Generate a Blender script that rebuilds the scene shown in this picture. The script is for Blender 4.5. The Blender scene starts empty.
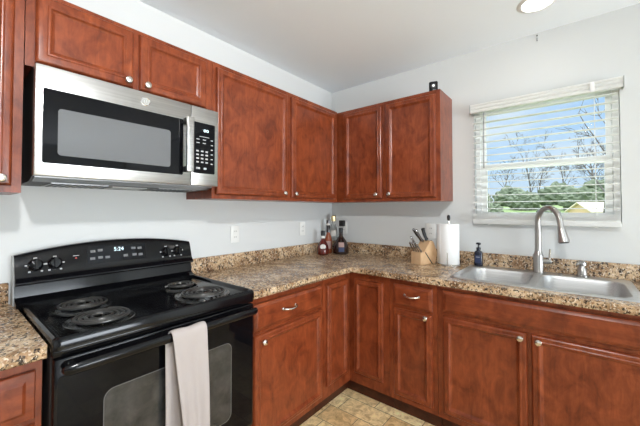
import bpy, bmesh, math, random
from math import sin, cos, pi, radians
from mathutils import Vector, Matrix
random.seed(7)
S = bpy.context.scene
COL = S.collection

# ------------------------------------------------------------ camera
cam_d = bpy.data.cameras.new('camera'); cam = bpy.data.objects.new('camera', cam_d); COL.objects.link(cam)
cam_d.sensor_fit = 'HORIZONTAL'; cam_d.sensor_width = 36.0
cam_d.lens = 36.0 * 313.53 / 640
cam_d.shift_x = 4.2 / 640; cam_d.shift_y = -10.3 / 640
cam_d.clip_start = 0.02; cam_d.clip_end = 500
cam.location = (1.8437, -2.4915, 1.3128)
cam.rotation_euler = (radians(90 + 1.24), 0, radians(129.45 - 90))
S.camera = cam

# ------------------------------------------------------------ sky, sun, lamps, exposure
S.view_settings.view_transform = 'Standard'; S.view_settings.look = 'None'
S.view_settings.gamma = 1.0; S.view_settings.use_curve_mapping = False
S.view_settings.exposure = 0.0
world = bpy.data.worlds.new('sky'); S.world = world; world.use_nodes = True
nt = world.node_tree; nt.nodes.clear()
tc = nt.nodes.new('ShaderNodeTexCoord'); sp = nt.nodes.new('ShaderNodeSeparateXYZ')
nt.links.new(tc.outputs['Generated'], sp.inputs[0])
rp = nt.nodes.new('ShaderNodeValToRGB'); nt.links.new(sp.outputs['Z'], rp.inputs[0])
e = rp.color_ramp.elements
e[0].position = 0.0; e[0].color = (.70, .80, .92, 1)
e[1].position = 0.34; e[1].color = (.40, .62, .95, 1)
k2 = e.new(.60); k2.color = (4.2, 4.5, 4.9, 1)  # zenith out of view, raised to brighten window frame, sill and slats
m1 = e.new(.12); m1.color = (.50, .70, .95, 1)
nz = nt.nodes.new('ShaderNodeTexNoise'); nz.inputs['Scale'].default_value = 3.5; nz.inputs['Detail'].default_value = 6
mp = nt.nodes.new('ShaderNodeMapping'); mp.inputs['Scale'].default_value = (1, 1, 3)
nt.links.new(tc.outputs['Generated'], mp.inputs[0]); nt.links.new(mp.outputs[0], nz.inputs['Vector'])
cr = nt.nodes.new('ShaderNodeValToRGB'); cr.color_ramp.elements[0].position = .5; cr.color_ramp.elements[1].position = .75
nt.links.new(nz.outputs['Fac'], cr.inputs[0])
mx = nt.nodes.new('ShaderNodeMixRGB'); mx.inputs[2].default_value = (.85, .9, .96, 1)
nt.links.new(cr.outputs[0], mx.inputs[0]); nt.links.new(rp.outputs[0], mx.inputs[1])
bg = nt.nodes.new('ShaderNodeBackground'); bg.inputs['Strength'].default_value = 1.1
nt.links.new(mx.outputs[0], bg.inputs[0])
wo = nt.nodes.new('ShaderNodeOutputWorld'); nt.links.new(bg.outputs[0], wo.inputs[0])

def lamp(name, kind, loc, energy, color=(1, 1, 1), size=.1, rot=(0, 0, 0), size_y=None, spread=None, spot=None, blend=.6):
    d = bpy.data.lights.new(name, kind); d.energy = energy; d.color = color
    if kind == 'AREA':
        d.size = size
        if size_y: d.shape = 'RECTANGLE'; d.size_y = size_y
        if spread: d.spread = spread
    elif kind == 'SUN': d.angle = size
    else: d.shadow_soft_size = size
    if spot: d.spot_size = spot; d.spot_blend = blend
    o = bpy.data.objects.new(name, d); COL.objects.link(o); o.location = loc; o.rotation_euler = rot
    return o
lamp('sun', 'SUN', (20, 6, 20), 1.3, (1, .95, .86), .01, (0, radians(48), 0))
lamp('kitchen_lamp', 'SPOT', (1.98, -2.5, 2.34), 116, (.98, .99, 1), .06, Vector((-1.98, 1.75, -1.05)).to_track_quat('-Z', 'Y').to_euler(), spot=radians(132), blend=1.0)
lamp('downlight', 'SPOT', (2.25, -1.14, 2.44), 1.5, (1, .98, .96), .07, (0, 0, 0), spot=radians(140))
lamp('patio_daylight', 'AREA', (5.96, -1.75, 1.25), 330, (.84, .92, 1), 2.2, (radians(128), 0, radians(90)), 2.1)  # unseen fill light added in front of the solid right wall
lamp('dining_daylight', 'AREA', (2.0, -5.76, 1.4), 22, (.84, .92, 1), 2.6, (radians(128), 0, 0), 1.9)  # weaker unseen fill added at the front wall, which has no opening

# ------------------------------------------------------------ materials
def new_mat(name):
    m = bpy.data.materials.new(name); m.use_nodes = True
    n = m.node_tree; b = n.nodes['Principled BSDF']
    return m, n, b
def plain(name, col, rough=.5, metal=0.0, spec=None, emit=None, estr=0, coat=0, trans=0, ior=1.45, bump=0, bscale=200):
    m, n, b = new_mat(name)
    b.inputs['Base Color'].default_value = (*col, 1); b.inputs['Roughness'].default_value = rough
    b.inputs['Metallic'].default_value = metal
    if spec is not None: b.inputs['Specular IOR Level'].default_value = spec
    if coat: b.inputs['Coat Weight'].default_value = coat; b.inputs['Coat Roughness'].default_value = .12
    if trans: b.inputs['Transmission Weight'].default_value = trans; b.inputs['IOR'].default_value = ior
    if emit: b.inputs['Emission Color'].default_value = (*emit, 1); b.inputs['Emission Strength'].default_value = estr
    if bump:
        t = n.nodes.new('ShaderNodeTexCoord'); z = n.nodes.new('ShaderNodeTexNoise'); z.inputs['Scale'].default_value = bscale
        z.inputs['Detail'].default_value = 3
        n.links.new(t.outputs['Object'], z.inputs['Vector'])
        bp = n.nodes.new('ShaderNodeBump'); bp.inputs['Strength'].default_value = bump; bp.inputs['Distance'].default_value = .002
        n.links.new(z.outputs['Fac'], bp.inputs['Height']); n.links.new(bp.outputs[0], b.inputs['Normal'])
    return m
def ramp(n, stops):
    r = n.nodes.new('ShaderNodeValToRGB'); el = r.color_ramp.elements
    el[0].position, el[0].color = stops[0][0], (*stops[0][1], 1)
    el[1].position, el[1].color = stops[-1][0], (*stops[-1][1], 1)
    for p, c in stops[1:-1]:
        k = el.new(p); k.color = (*c, 1)
    return r
def noise(n, scale, detail=4, rough=.55, vec=None, dist=0):
    z = n.nodes.new('ShaderNodeTexNoise'); z.inputs['Scale'].default_value = scale
    z.inputs['Detail'].default_value = detail; z.inputs['Roughness'].default_value = rough
    z.inputs['Distortion'].default_value = dist
    if vec: n.links.new(vec, z.inputs['Vector'])
    return z
def mapping(n, scale, vec):
    k = n.nodes.new('ShaderNodeMapping'); k.inputs['Scale'].default_value = scale
    n.links.new(vec, k.inputs[0]); return k.outputs[0]
def mixc(n, fac, a, b, mode='MIX'):
    k = n.nodes.new('ShaderNodeMixRGB'); k.blend_type = mode
    for i, v in ((0, fac), (1, a), (2, b)):
        if isinstance(v, (int, float)): k.inputs[i].default_value = v
        elif isinstance(v, tuple): k.inputs[i].default_value = (*v, 1)
        else: n.links.new(v, k.inputs[i])
    return k.outputs[0]

def wood(name, vertical=True, tint=1.0, rough=.3):
    m, n, b = new_mat(name)
    t = n.nodes.new('ShaderNodeTexCoord'); o = t.outputs['Object']
    info = n.nodes.new('ShaderNodeObjectInfo')
    add = n.nodes.new('ShaderNodeVectorMath'); add.operation = 'ADD'
    sc = n.nodes.new('ShaderNodeVectorMath'); sc.operation = 'SCALE'; sc.inputs[3].default_value = 9
    cmb = n.nodes.new('ShaderNodeCombineXYZ')
    for i in range(3): n.links.new(info.outputs['Random'], cmb.inputs[i])
    n.links.new(cmb.outputs[0], sc.inputs[0]); n.links.new(o, add.inputs[0]); n.links.new(sc.outputs[0], add.inputs[1])
    v = add.outputs[0]
    grain = noise(n, 9, 6, .6, mapping(n, (5, 5, .8) if vertical else (.8, 5, 5), v), 1.2)
    mott = noise(n, 11, 6, .64, mapping(n, (1.1, 1, .75), v), .9)
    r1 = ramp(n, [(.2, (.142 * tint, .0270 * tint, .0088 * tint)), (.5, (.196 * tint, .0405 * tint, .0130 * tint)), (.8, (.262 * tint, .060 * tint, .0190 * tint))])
    n.links.new(grain.outputs['Fac'], r1.inputs[0])
    r2 = ramp(n, [(.32, (.60, .55, .54)), (.5, (1, 1, 1)), (.68, (1.30, 1.40, 1.4))]); n.links.new(mott.outputs['Fac'], r2.inputs[0])
    c = mixc(n, 1.0, r1.outputs[0], r2.outputs[0], 'MULTIPLY')
    n.links.new(c, b.inputs['Base Color'])
    b.inputs['Roughness'].default_value = rough; b.inputs['Specular IOR Level'].default_value = .28
    b.inputs['Coat Weight'].default_value = .22; b.inputs['Coat Roughness'].default_value = .24
    bp = n.nodes.new('ShaderNodeBump'); bp.inputs['Strength'].default_value = .06; bp.inputs['Distance'].default_value = .001
    n.links.new(grain.outputs['Fac'], bp.inputs['Height']); n.links.new(bp.outputs[0], b.inputs['Normal'])
    return m
def granite(name):
    m, n, b = new_mat(name)
    t = n.nodes.new('ShaderNodeTexCoord'); o = t.outputs['Object']
    big = noise(n, 9, 6, .62, o, .6)
    r = ramp(n, [(.30, (.14, .07, .031)), (.44, (.33, .20, .105)), (.56, (.54, .375, .22)), (.7, (.72, .56, .39))])
    n.links.new(big.outputs['Fac'], r.inputs[0])
    fine = noise(n, 72, 5, .68, o, .3)
    rd = ramp(n, [(.42, (0, 0, 0)), (.50, (1, 1, 1))]); n.links.new(fine.outputs['Fac'], rd.inputs[0])
    c1 = mixc(n, rd.outputs[0], (.03, .021, .016), r.outputs[0])
    fin2 = noise(n, 92, 4, .6, mapping(n, (1, 1.1, .9), o), 0)
    rl = ramp(n, [(.55, (0, 0, 0)), (.64, (1, 1, 1))]); n.links.new(fin2.outputs['Fac'], rl.inputs[0])
    c2 = mixc(n, rl.outputs[0], c1, (.72, .60, .46))
    fin3 = noise(n, 56, 4, .6, mapping(n, (1.1, .9, 1), o), .4)
    rr = ramp(n, [(.57, (0, 0, 0)), (.66, (.8, .8, .8))]); n.links.new(fin3.outputs['Fac'], rr.inputs[0])
    c3 = mixc(n, rr.outputs[0], c2, (.25, .115, .048))
    n.links.new(c3, b.inputs['Base Color'])
    b.inputs['Roughness'].default_value = .24; b.inputs['Specular IOR Level'].default_value = .38
    return m
def stone_floor(name):
    m, n, b = new_mat(name)
    t = n.nodes.new('ShaderNodeTexCoord'); o = t.outputs['Object']
    br = n.nodes.new('ShaderNodeTexBrick'); n.links.new(o, br.inputs['Vector'])
    br.inputs['Scale'].default_value = 1; br.inputs['Brick Width'].default_value = .31; br.inputs['Row Height'].default_value = .155
    br.inputs['Mortar Size'].default_value = .0025; br.inputs['Bias'].default_value = -.1; br.offset = .4; br.squash = .7; br.squash_frequency = 3
    br.inputs['Color1'].default_value = (.98, .78, .43, 1); br.inputs['Color2'].default_value = (.66, .41, .18, 1)
    br.inputs['Mortar'].default_value = (.25, .18, .11, 1)
    z = noise(n, 24, 6, .7, o, .8); r = ramp(n, [(.3, (.5, .42, .32)), (.52, (1, 1, 1)), (.70, (1.35, 1.4, 1.45))]); n.links.new(z.outputs['Fac'], r.inputs[0])
    c = mixc(n, 1.0, br.outputs['Color'], r.outputs[0], 'MULTIPLY')
    n.links.new(c, b.inputs['Base Color']); b.inputs['Roughness'].default_value = .35
    return m
def mottled(name, cols, scale, rough=.8, detail=5):
    m, n, b = new_mat(name)
    t = n.nodes.new('ShaderNodeTexCoord'); z = noise(n, scale, detail, .6, t.outputs['Object'], .3)
    r = ramp(n, cols); n.links.new(z.outputs['Fac'], r.inputs[0]); n.links.new(r.outputs[0], b.inputs['Base Color'])
    b.inputs['Roughness'].default_value = rough
    return m
def brushed(name, col, rough=.3, axis=0):
    m, n, b = new_mat(name)
    t = n.nodes.new('ShaderNodeTexCoord')
    s = [260, 260, 260]; s[axis] = 4
    z = noise(n, 1, 3, .5, mapping(n, tuple(s), t.outputs['Object']))
    r = ramp(n, [(.3, tuple(c * .86 for c in col)), (.7, tuple(min(1, c * 1.1) for c in col))]); n.links.new(z.outputs['Fac'], r.inputs[0])
    n.links.new(r.outputs[0], b.inputs['Base Color'])
    b.inputs['Metallic'].default_value = 1; b.inputs['Roughness'].default_value = rough
    return m
def pane_glass(name):
    m = bpy.data.materials.new(name); m.use_nodes = True; n = m.node_tree; n.nodes.clear()
    tr = n.nodes.new('ShaderNodeBsdfTransparent'); tr.inputs[0].default_value = (.95, .97, .96, 1)
    gl = n.nodes.new('ShaderNodeBsdfGlossy'); gl.inputs['Roughness'].default_value = .02
    mi = n.nodes.new('ShaderNodeMixShader'); mi.inputs[0].default_value = .0004
    out = n.nodes.new('ShaderNodeOutputMaterial')
    n.links.new(tr.outputs[0], mi.inputs[1]); n.links.new(gl.outputs[0], mi.inputs[2]); n.links.new(mi.outputs[0], out.inputs[0])
    return m
def blind_mat(name):
    m, n, b = new_mat(name)
    b.inputs['Base Color'].default_value = (.88, .88, .86, 1); b.inputs['Roughness'].default_value = .4
    t = n.nodes.new('ShaderNodeBsdfTranslucent'); t.inputs[0].default_value = (.9, .9, .87, 1)
    mi = n.nodes.new('ShaderNodeMixShader'); mi.inputs[0].default_value = .42
    out = n.nodes['Material Output']
    n.links.new(b.outputs[0], mi.inputs[1]); n.links.new(t.outputs[0], mi.inputs[2]); n.links.new(mi.outputs[0], out.inputs[0])
    return m
M = {
 'wall': plain('wall_paint', (.63, .64, .63), .6, bump=.05, bscale=180),
 'ceil': plain('ceiling_paint', (.85, .90, .94), .9, bump=.25, bscale=120),
 'white': plain('white_paint', (.78, .78, .76), .4),
 'vinyl': plain('white_vinyl', (.9, .9, .89), .35),
 'slat': blind_mat('blind_white'),
 'wood': wood('cherry_wood'), 'woodh': wood('cherry_wood_horizontal', False),
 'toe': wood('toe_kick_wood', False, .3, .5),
 'counter': granite('granite_laminate'), 'floor': stone_floor('stone_vinyl'),
 'black': plain('black_enamel', (.004, .004, .005), .12, spec=.28),
 'blackm': plain('black_matte', (.012, .012, .013), .45),
 'blackg': plain('black_glass', (.003, .003, .004), .05, spec=.16),
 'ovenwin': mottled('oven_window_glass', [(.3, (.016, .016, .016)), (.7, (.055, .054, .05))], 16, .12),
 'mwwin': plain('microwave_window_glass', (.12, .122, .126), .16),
 'steel': brushed('stainless_steel', (.52, .515, .505), .3, 0),
 'sinkst': brushed('sink_steel', (.56, .56, .56), .42, 0),
 'nickel': plain('brushed_nickel', (.66, .62, .57), .25, 1),
 'faucet': plain('faucet_nickel', (.40, .385, .37), .28, 1),
 'chrome': plain('chrome', (.8, .8, .8), .08, 1),
 'coil': plain('coil_element', (.09, .088, .085), .35, .7),
 'pan': plain('drip_pan_metal', (.06, .06, .06), .2, .9),
 'gray': plain('gray_enamel', (.42, .43, .42), .35),
 'border': plain('window_border_gray', (.09, .09, .09), .4),
 'wand': plain('wand_gray', (.22, .22, .23), .3),
 'touch': plain('touch_pad_gray', (.14, .14, .14), .4),
 'grille': plain('grille_metal', (.28, .28, .28), .35, .9),
 'print': plain('printed_legend', (.42, .42, .42), .5),
 'digit': plain('display_digits', (.7, .9, .95), .5, emit=(.75, .92, 1), estr=1.0),
 'red': plain('red_print', (.6, .06, .05), .5),
 'towel': plain('terry_cloth', (.43, .38, .36), .95, bump=.9, bscale=420),
 'glass': pane_glass('window_glass'),
 'plate': plain('outlet_plastic', (.76, .76, .73), .35),
 'slot': plain('slot_dark', (.02, .02, .02), .6),
 'paper': plain('paper_towel', (.84, .84, .83), .95, bump=.5, bscale=300),
 'beech': mottled('beech_wood', [(.3, (.58, .36, .19)), (.7, (.72, .49, .29))], 14, .4),
 'knifeh': plain('knife_steel', (.34, .33, .33), .2, 1),
 'navy': plain('navy_plastic', (.008, .011, .025), .25),
 'navyl': plain('navy_label', (.018, .03, .08), .4),
 'bglass': plain('brown_bottle_glass', (.018, .006, .004), .05, spec=.7),
 'rglass': plain('red_bottle_glass', (.09, .008, .004), .05, spec=.7),
 'amber': plain('amber_spirit', (.26, .06, .02), .08),
 'clear': plain('clear_bottle_glass', (.95, .95, .93), .03, trans=1),
 'label': plain('paper_label', (.75, .72, .66), .6),
 'labelb': plain('blue_label', (.03, .045, .11), .5),
 'labelp': plain('rose_label', (.40, .26, .23), .5),
 'gold': plain('gold_cap', (.75, .6, .33), .3, .7),
 'lens': plain('lamp_lens', (1, 1, 1), .5, emit=(1, .98, .94), estr=9),
 'led': plain('camera_lens_white', (.8, .8, .8), .3, emit=(1, 1, 1), estr=.3),  # white camera lens with a slight emission
 'grass': mottled('grass', [(.3, (.13, .19, .07)), (.7, (.26, .34, .14))], 3),
 'hedge': mottled('evergreen_leaves', [(.3, (.08, .10, .065)), (.7, (.19, .225, .14))], 5),  # leaf greens paled, distance haze mixed into the colour
 'bark': mottled('tree_bark', [(.3, (.08, .07, .062)), (.7, (.17, .15, .135))], 8),
 'shedw': plain('shed_siding', (.70, .50, .28), .7), 'shedr': plain('shed_roof', (.72, .63, .48), .8),
}

# ------------------------------------------------------------ mesh helpers (add shapes to a bmesh)
def BM(): return bmesh.new()
def box(bm, x0, x1, y0, y1, z0, z1, bev=0, seg=2):
    r = bmesh.ops.create_cube(bm, size=1)
    vs = r['verts']
    for v in vs: v.co = Vector(((x0 + x1) / 2 + v.co.x * (x1 - x0), (y0 + y1) / 2 + v.co.y * (y1 - y0), (z0 + z1) / 2 + v.co.z * (z1 - z0)))
    if bev:
        es = list({e for v in vs for e in v.link_edges})
        bmesh.ops.bevel(bm, geom=es, offset=bev, segments=seg, affect='EDGES', profile=.5)
    return bm
def ring(bm, pts): return [bm.verts.new(p) for p in pts]
def bridge(bm, a, b):
    n = len(a)
    for i in range(n):
        try: bm.faces.new((a[i], a[(i + 1) % n], b[(i + 1) % n], b[i]))
        except ValueError: pass
def cap(bm, r, flip=False):
    try: bm.faces.new(r[::-1] if flip else r)
    except ValueError: pass
def lathe(bm, prof, c=(0, 0, 0), axis='z', n=24, closed=True):
    rings = []
    for r, h in prof:
        pts = []
        for i in range(n):
            a = 2 * pi * i / n; u, w = r * cos(a), r * sin(a)
            p = {'z': (u, w, h), 'y': (u, -h, w), 'x': (h, u, w)}[axis]
            pts.append(Vector(p) + Vector(c))
        rings.append(ring(bm, pts))
    for a, b in zip(rings, rings[1:]): bridge(bm, a, b)
    if closed: cap(bm, rings[0], True); cap(bm, rings[-1])
    return bm
def tube(bm, path, rad, n=10, caps=True, flat=None):
    path = [Vector(p) for p in path]; k = len(path)
    rads = rad if isinstance(rad, (list, tuple)) else [rad] * k
    t0 = (path[1] - path[0]).normalized()
    up = Vector((0, 0, 1)) if abs(t0.z) < .9 else Vector((1, 0, 0))
    nrm = (up - t0 * up.dot(t0)).normalized()
    rings = []
    for i in range(k):
        t = (path[min(i + 1, k - 1)] - path[max(i - 1, 0)]).normalized()
        nrm = (nrm - t * nrm.dot(t)).normalized(); bn = t.cross(nrm)
        pts = []
        for j in range(n):
            a = 2 * pi * j / n
            f = flat or (1, 1)
            pts.append(path[i] + nrm * cos(a) * rads[i] * f[0] + bn * sin(a) * rads[i] * f[1])
        rings.append(ring(bm, pts))
    for a, b in zip(rings, rings[1:]): bridge(bm, a, b)
    if caps: cap(bm, rings[0], True); cap(bm, rings[-1])
    return bm
def rrect(x0, x1, y0, y1, r, n=5):
    pts = []
    for cx, cy, a0 in ((x1 - r, y1 - r, 0), (x0 + r, y1 - r, 90), (x0 + r, y0 + r, 180), (x1 - r, y0 + r, 270)):
        for i in range(n + 1):
            a = radians(a0 + 90 * i / n); pts.append((cx + r * cos(a), cy + r * sin(a)))
    return pts
def prism(bm, pts, place, d0, d1):   # extrude a 2D outline; place(u, v, d) -> xyz
    a = ring(bm, [place(u, v, d0) for u, v in pts]); b = ring(bm, [place(u, v, d1) for u, v in pts])
    bridge(bm, a, b); cap(bm, a, True); cap(bm, b); return bm
FRONT = lambda u, v, d: (u, d, v)     # outline in the wall's plane, depth along local Y
TOP = lambda u, v, d: (u, v, d)
SIDE = lambda u, v, d: (d, u, v)
def panel(bm, x0, x1, z0, z1, yb, prof):   # nested rectangles: prof = (inset, y) ; local front is -Y
    rs = [ring(bm, [(x0, yb, z0), (x1, yb, z0), (x1, yb, z1), (x0, yb, z1)])]
    cap(bm, rs[0], True)
    for i, y in prof:
        rs.append(ring(bm, [(x0 + i, y, z0 + i), (x1 - i, y, z0 + i), (x1 - i, y, z1 - i), (x0 + i, y, z1 - i)]))
    for a, b in zip(rs, rs[1:]): bridge(bm, a, b)
    cap(bm, rs[-1]); return bm

def smooth_by_angle(me, ang=35):
    bm = bmesh.new(); bm.from_mesh(me)
    for f in bm.faces: f.smooth = True
    for e in bm.edges:
        if len(e.link_faces) == 2 and e.calc_face_angle(0) > radians(ang): e.smooth = False
    bm.to_mesh(me); bm.free()

ROT = {'back': 0.0, 'left': pi / 2}
class Thing:
    """An Empty at the base of one thing; its parts are given in wall coordinates (u along the wall, -Y into the room, z up)."""
    def __init__(s, name, label, cat, off=(0, 0, 0), wall='back', group=None, kind=None):
        s.off = Vector(off); s.rot = ROT[wall] if isinstance(wall, str) else wall
        o = bpy.data.objects.new(name, None); COL.objects.link(o); s.o = o
        o.empty_display_size = .05
        o.rotation_euler = (0, 0, s.rot)
        o.location = (Matrix.Rotation(s.rot, 3, 'Z') @ s.off) if isinstance(wall, str) else s.off
        s.local = isinstance(wall, str)
        if kind: o['kind'] = kind
        if label: o['label'] = label; o['category'] = cat
        if group: o['group'] = group
    def part(s, name, bm, mat, parent=None, label=None, ang=35, kind=None):
        o = mesh_obj(name, bm, mat, ang, -s.off if s.local else None)
        o.parent = parent or s.o
        if label: o['label'] = label
        if kind: o['kind'] = kind
        return o
def mesh_obj(name, bm, mat, ang=35, shift=None):
    if shift is not None: bmesh.ops.translate(bm, verts=bm.verts, vec=shift)
    bmesh.ops.recalc_face_normals(bm, faces=bm.faces)
    me = bpy.data.meshes.new(name); bm.to_mesh(me); bm.free()
    me.materials.append(M[mat]); smooth_by_angle(me, ang)
    o = bpy.data.objects.new(name, me); COL.objects.link(o); return o
def single(name, bm, mat, label=None, cat=None, group=None, kind=None, ang=35):
    o = mesh_obj(name, bm, mat, ang)
    if label: o['label'] = label; o['category'] = cat
    if group: o['group'] = group
    if kind: o['kind'] = kind
    return o
def text_bm(body, size, place, d=.0006):
    cu = bpy.data.curves.new('t', 'FONT'); cu.body = body; cu.size = size; cu.align_x = 'CENTER'; cu.align_y = 'CENTER'; cu.extrude = d
    ob = bpy.data.objects.new('t', cu); COL.objects.link(ob)
    bpy.context.view_layer.update()
    me = bpy.data.meshes.new_from_object(ob.evaluated_get(bpy.context.evaluated_depsgraph_get()))
    bm = BM(); bm.from_mesh(me)
    for v in bm.verts: v.co = Vector(place(v.co.x, v.co.y, v.co.z))
    bpy.data.objects.remove(ob); bpy.data.curves.remove(cu); bpy.data.meshes.remove(me)
    return bm

# ------------------------------------------------------------ the room
H = 2.469; RX = 6.0; RY = -5.8
WX0, WX1, WZ0, WZ1 = 1.292, 2.056, 1.232, 2.070      # kitchen window opening
def wall_with_hole(x0, x1, y0, y1, z0, z1, hx0, hx1, hz0, hz1):
    bm = BM()
    xs = [x0, hx0, hx1, x1]; zs = [z0, hz0, hz1, z1]
    inc = lambda i, j: 0 <= i < 3 and 0 <= j < 3 and not (i == 1 and j == 1)
    V = {}
    def v(x, y, z):
        k = (round(x, 5), round(y, 5), round(z, 5))
        if k not in V: V[k] = bm.verts.new((x, y, z))
        return V[k]
    for i in range(3):
        for j in range(3):
            if not inc(i, j): continue
            a, b, c, d = xs[i], xs[i + 1], zs[j], zs[j + 1]
            for y in (y0, y1): bm.faces.new((v(a, y, c), v(b, y, c), v(b, y, d), v(a, y, d)))
            for (di, dj, p, q) in ((-1, 0, (a, c), (a, d)), (1, 0, (b, c), (b, d)), (0, -1, (a, c), (b, c)), (0, 1, (a, d), (b, d))):
                if not inc(i + di, j + dj):
                    bm.faces.new((v(p[0], y0, p[1]), v(q[0], y0, q[1]), v(q[0], y1, q[1]), v(p[0], y1, p[1])))
    return bm
single('wall_back', wall_with_hole(-.15, RX + .15, 0, .15, 0, H, WX0, WX1, WZ0, WZ1), 'wall', kind='structure')
single('wall_left', box(BM(), -.15, 0, RY - .15, 0, 0, H), 'wall', kind='structure')
single('wall_right', box(BM(), RX, RX + .15, RY - .15, 0, 0, H), 'wall', kind='structure')
single('wall_front', box(BM(), 0, RX, RY - .15, RY, 0, H), 'wall', kind='structure')
single('floor', box(BM(), -.15, RX + .15, RY - .15, .15, -.1, 0), 'floor', kind='structure')
single('ceiling', box(BM(), -.15, RX + .15, RY - .15, .15, H, H + .12), 'ceil', kind='structure')

# kitchen window: white vinyl double hung
w = Thing('window_1', None, None, (WX0, .03, WZ0), kind='structure')
def frame_bm(x0, x1, z0, z1, y0, y1, fw, fwt=None, fwb=None):
    bm = BM(); fwt = fwt or fw; fwb = fwb or fw
    box(bm, x0, x0 + fw, y0, y1, z0, z1); box(bm, x1 - fw, x1, y0, y1, z0, z1)
    box(bm, x0 + fw, x1 - fw, y0, y1, z1 - fwt, z1); box(bm, x0 + fw, x1 - fw, y0, y1, z0, z0 + fwb); return bm
fr = w.part('window_frame', frame_bm(WX0 + .002, WX1 - .002, WZ0 + .002, WZ1 - .002, .03, .12, .028), 'vinyl')
up_ = w.part('upper_sash', frame_bm(WX0 + .031, WX1 - .031, 1.608, WZ1 - .031, .082, .108, .026, .03, .034), 'vinyl')
w.part('pane', box(BM(), WX0 + .058, WX1 - .058, .093, .097, 1.643, WZ1 - .062), 'glass', up_)
lo = w.part('lower_sash', frame_bm(WX0 + .031, WX1 - .031, WZ0 + .031, 1.632, .05, .078, .036, .036, .030), 'vinyl')
w.part('pane', box(BM(), WX0 + .068, WX1 - .068, .062, .066, WZ0 + .062, 1.595), 'glass', lo)
w.part('sash_lock', box(BM(), 1.655, 1.70, .052, .076, 1.633, 1.645, .003), 'vinyl', lo)

# ------------------------------------------------------------ cabinets
DPROF_T = .020
def door_bm(x0, x1, z0, z1, yb, stile=.036):
    f = yb - DPROF_T
    prof = [(0, f + .012), (.002, f + .007), (.005, f + .003), (.009, f + .0008), (.013, f), (stile - .012, f)]
    prof += [(stile - .006 - .006 * cos(pi * k / 6), f - .0035 * sin(pi * k / 6)) for k in range(1, 6)]     # rounded bead round the panel
    prof += [(stile, f + .0005), (stile + .004, f + .005), (stile + .010, f + .0085), (stile + .012, f + .0095)]
    return panel(BM(), x0, x1, z0, z1, yb, prof)
def slab_bm(x0, x1, z0, z1, yb):
    f = yb - DPROF_T
    return panel(BM(), x0, x1, z0, z1, yb, [(0, f + .011), (.003, f + .008), (.006, f + .0075), (.016, f + .001), (.019, f), (.022, f)])
def knob_bm(u, z, y):
    return lathe(BM(), [(.0075, 0), (.0065, .003), (.005, .010), (.0062, .014), (.012, .017), (.0152, .021), (.0155, .024), (.013, .028), (.007, .0305), (.001, .031)], (u, y, z), 'y', 18)
def pull_bm(u, z, y, L=.096):
    bm = BM(); h = L / 2
    tube(bm, [(u - h, y, z), (u - h, y - .012, z), (u - h + .008, y - .02, z)] + [(u - h + .008 + (L - .016) * i / 10, y - .02 - .009 * sin(pi * i / 10), z - .004 * sin(pi * i / 10)) for i in range(1, 10)]
         + [(u + h - .008, y - .02, z), (u + h, y - .012, z), (u + h, y, z)], [.006, .005, .0055] + [.0048] * 9 + [.0055, .005, .006], 10)
    for s in (-h, h): lathe(bm, [(.008, 0), (.008, .003), (.005, .005)], (u + s, y, z), 'y', 14)
    return bm
BF = -.602; UF = -.279    # face-frame planes of base and wall cabinets

def upper(label, wall, u0, u1, z0, z1, doors, depth=UF):
    t = Thing('wall_cabinet', label, 'cabinet', (u0, 0, z0), wall)
    bm = BM(); box(bm, u0 + .001, u1 - .001, depth, -.001, z0, z1)
    t.part('body', bm, 'wood')
    for (a, b, c, d, ku, kz) in doors:
        dr = t.part('door', door_bm(a, b, c, d, depth - .0005, .045 if c > 1.6 else .038), 'wood', ang=16)
        t.part('knob', knob_bm(ku, kz, depth - DPROF_T), 'nickel', dr)
    return t
upper('cherry wall cabinet above the counter, two doors, between microwave and corner', 'left', -1.509, -.302, 1.374, 2.150,
      [(-1.488, -.918, 1.398, 2.122, -.962, 1.426), (-.878, -.345, 1.398, 2.122, -.852, 1.426)])
upper('short wide cherry wall cabinet directly above the microwave', 'left', -2.2898, -1.5095, 1.850, 2.150,
      [(-2.262, -1.922, 1.868, 2.130, -1.950, 1.892), (-1.897, -1.553, 1.868, 2.130, -1.868, 1.893)])
upper('cherry wall cabinet left of the microwave, cut by the photo edge', 'left', -2.95, -2.2905, 1.374, 2.150,
      [(-2.93, -2.318, 1.398, 2.122, -2.348, 1.423)])
t = upper('cherry wall cabinet on the window wall with a black camera on top', 'back', .0, 1.139, 1.374, 2.150,
      [(.342, .697, 1.398, 2.122, .655, 1.431), (.731, 1.108, 1.398, 2.122, .765, 1.431)])

def base_body(bm, u0, u1):
    box(bm, u0 + .001, u1 - .001, BF, -.001, .105, .8755); return bm
def toe_bm(u0, u1): return box(BM(), u0 + .001, u1 - .001, -.54, -.525, 0, .1045)
# right of the range
t = Thing('base_cabinet', 'cherry base cabinet right of the range, one drawer with bow handle over one door', 'cabinet', (-1.509, 0, 0), 'left')
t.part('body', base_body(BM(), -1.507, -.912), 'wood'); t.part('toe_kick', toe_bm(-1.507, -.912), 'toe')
d = t.part('drawer', slab_bm(-1.478, -.938, .703, .838, BF), 'woodh', ang=16); t.part('handle', pull_bm(-1.235, .775, BF - DPROF_T), 'nickel', d)
d = t.part('door', door_bm(-1.478, -.936, .142, .683, BF), 'wood', ang=16); t.part('knob', knob_bm(-1.43, .648, BF - DPROF_T), 'nickel', d)
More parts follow.
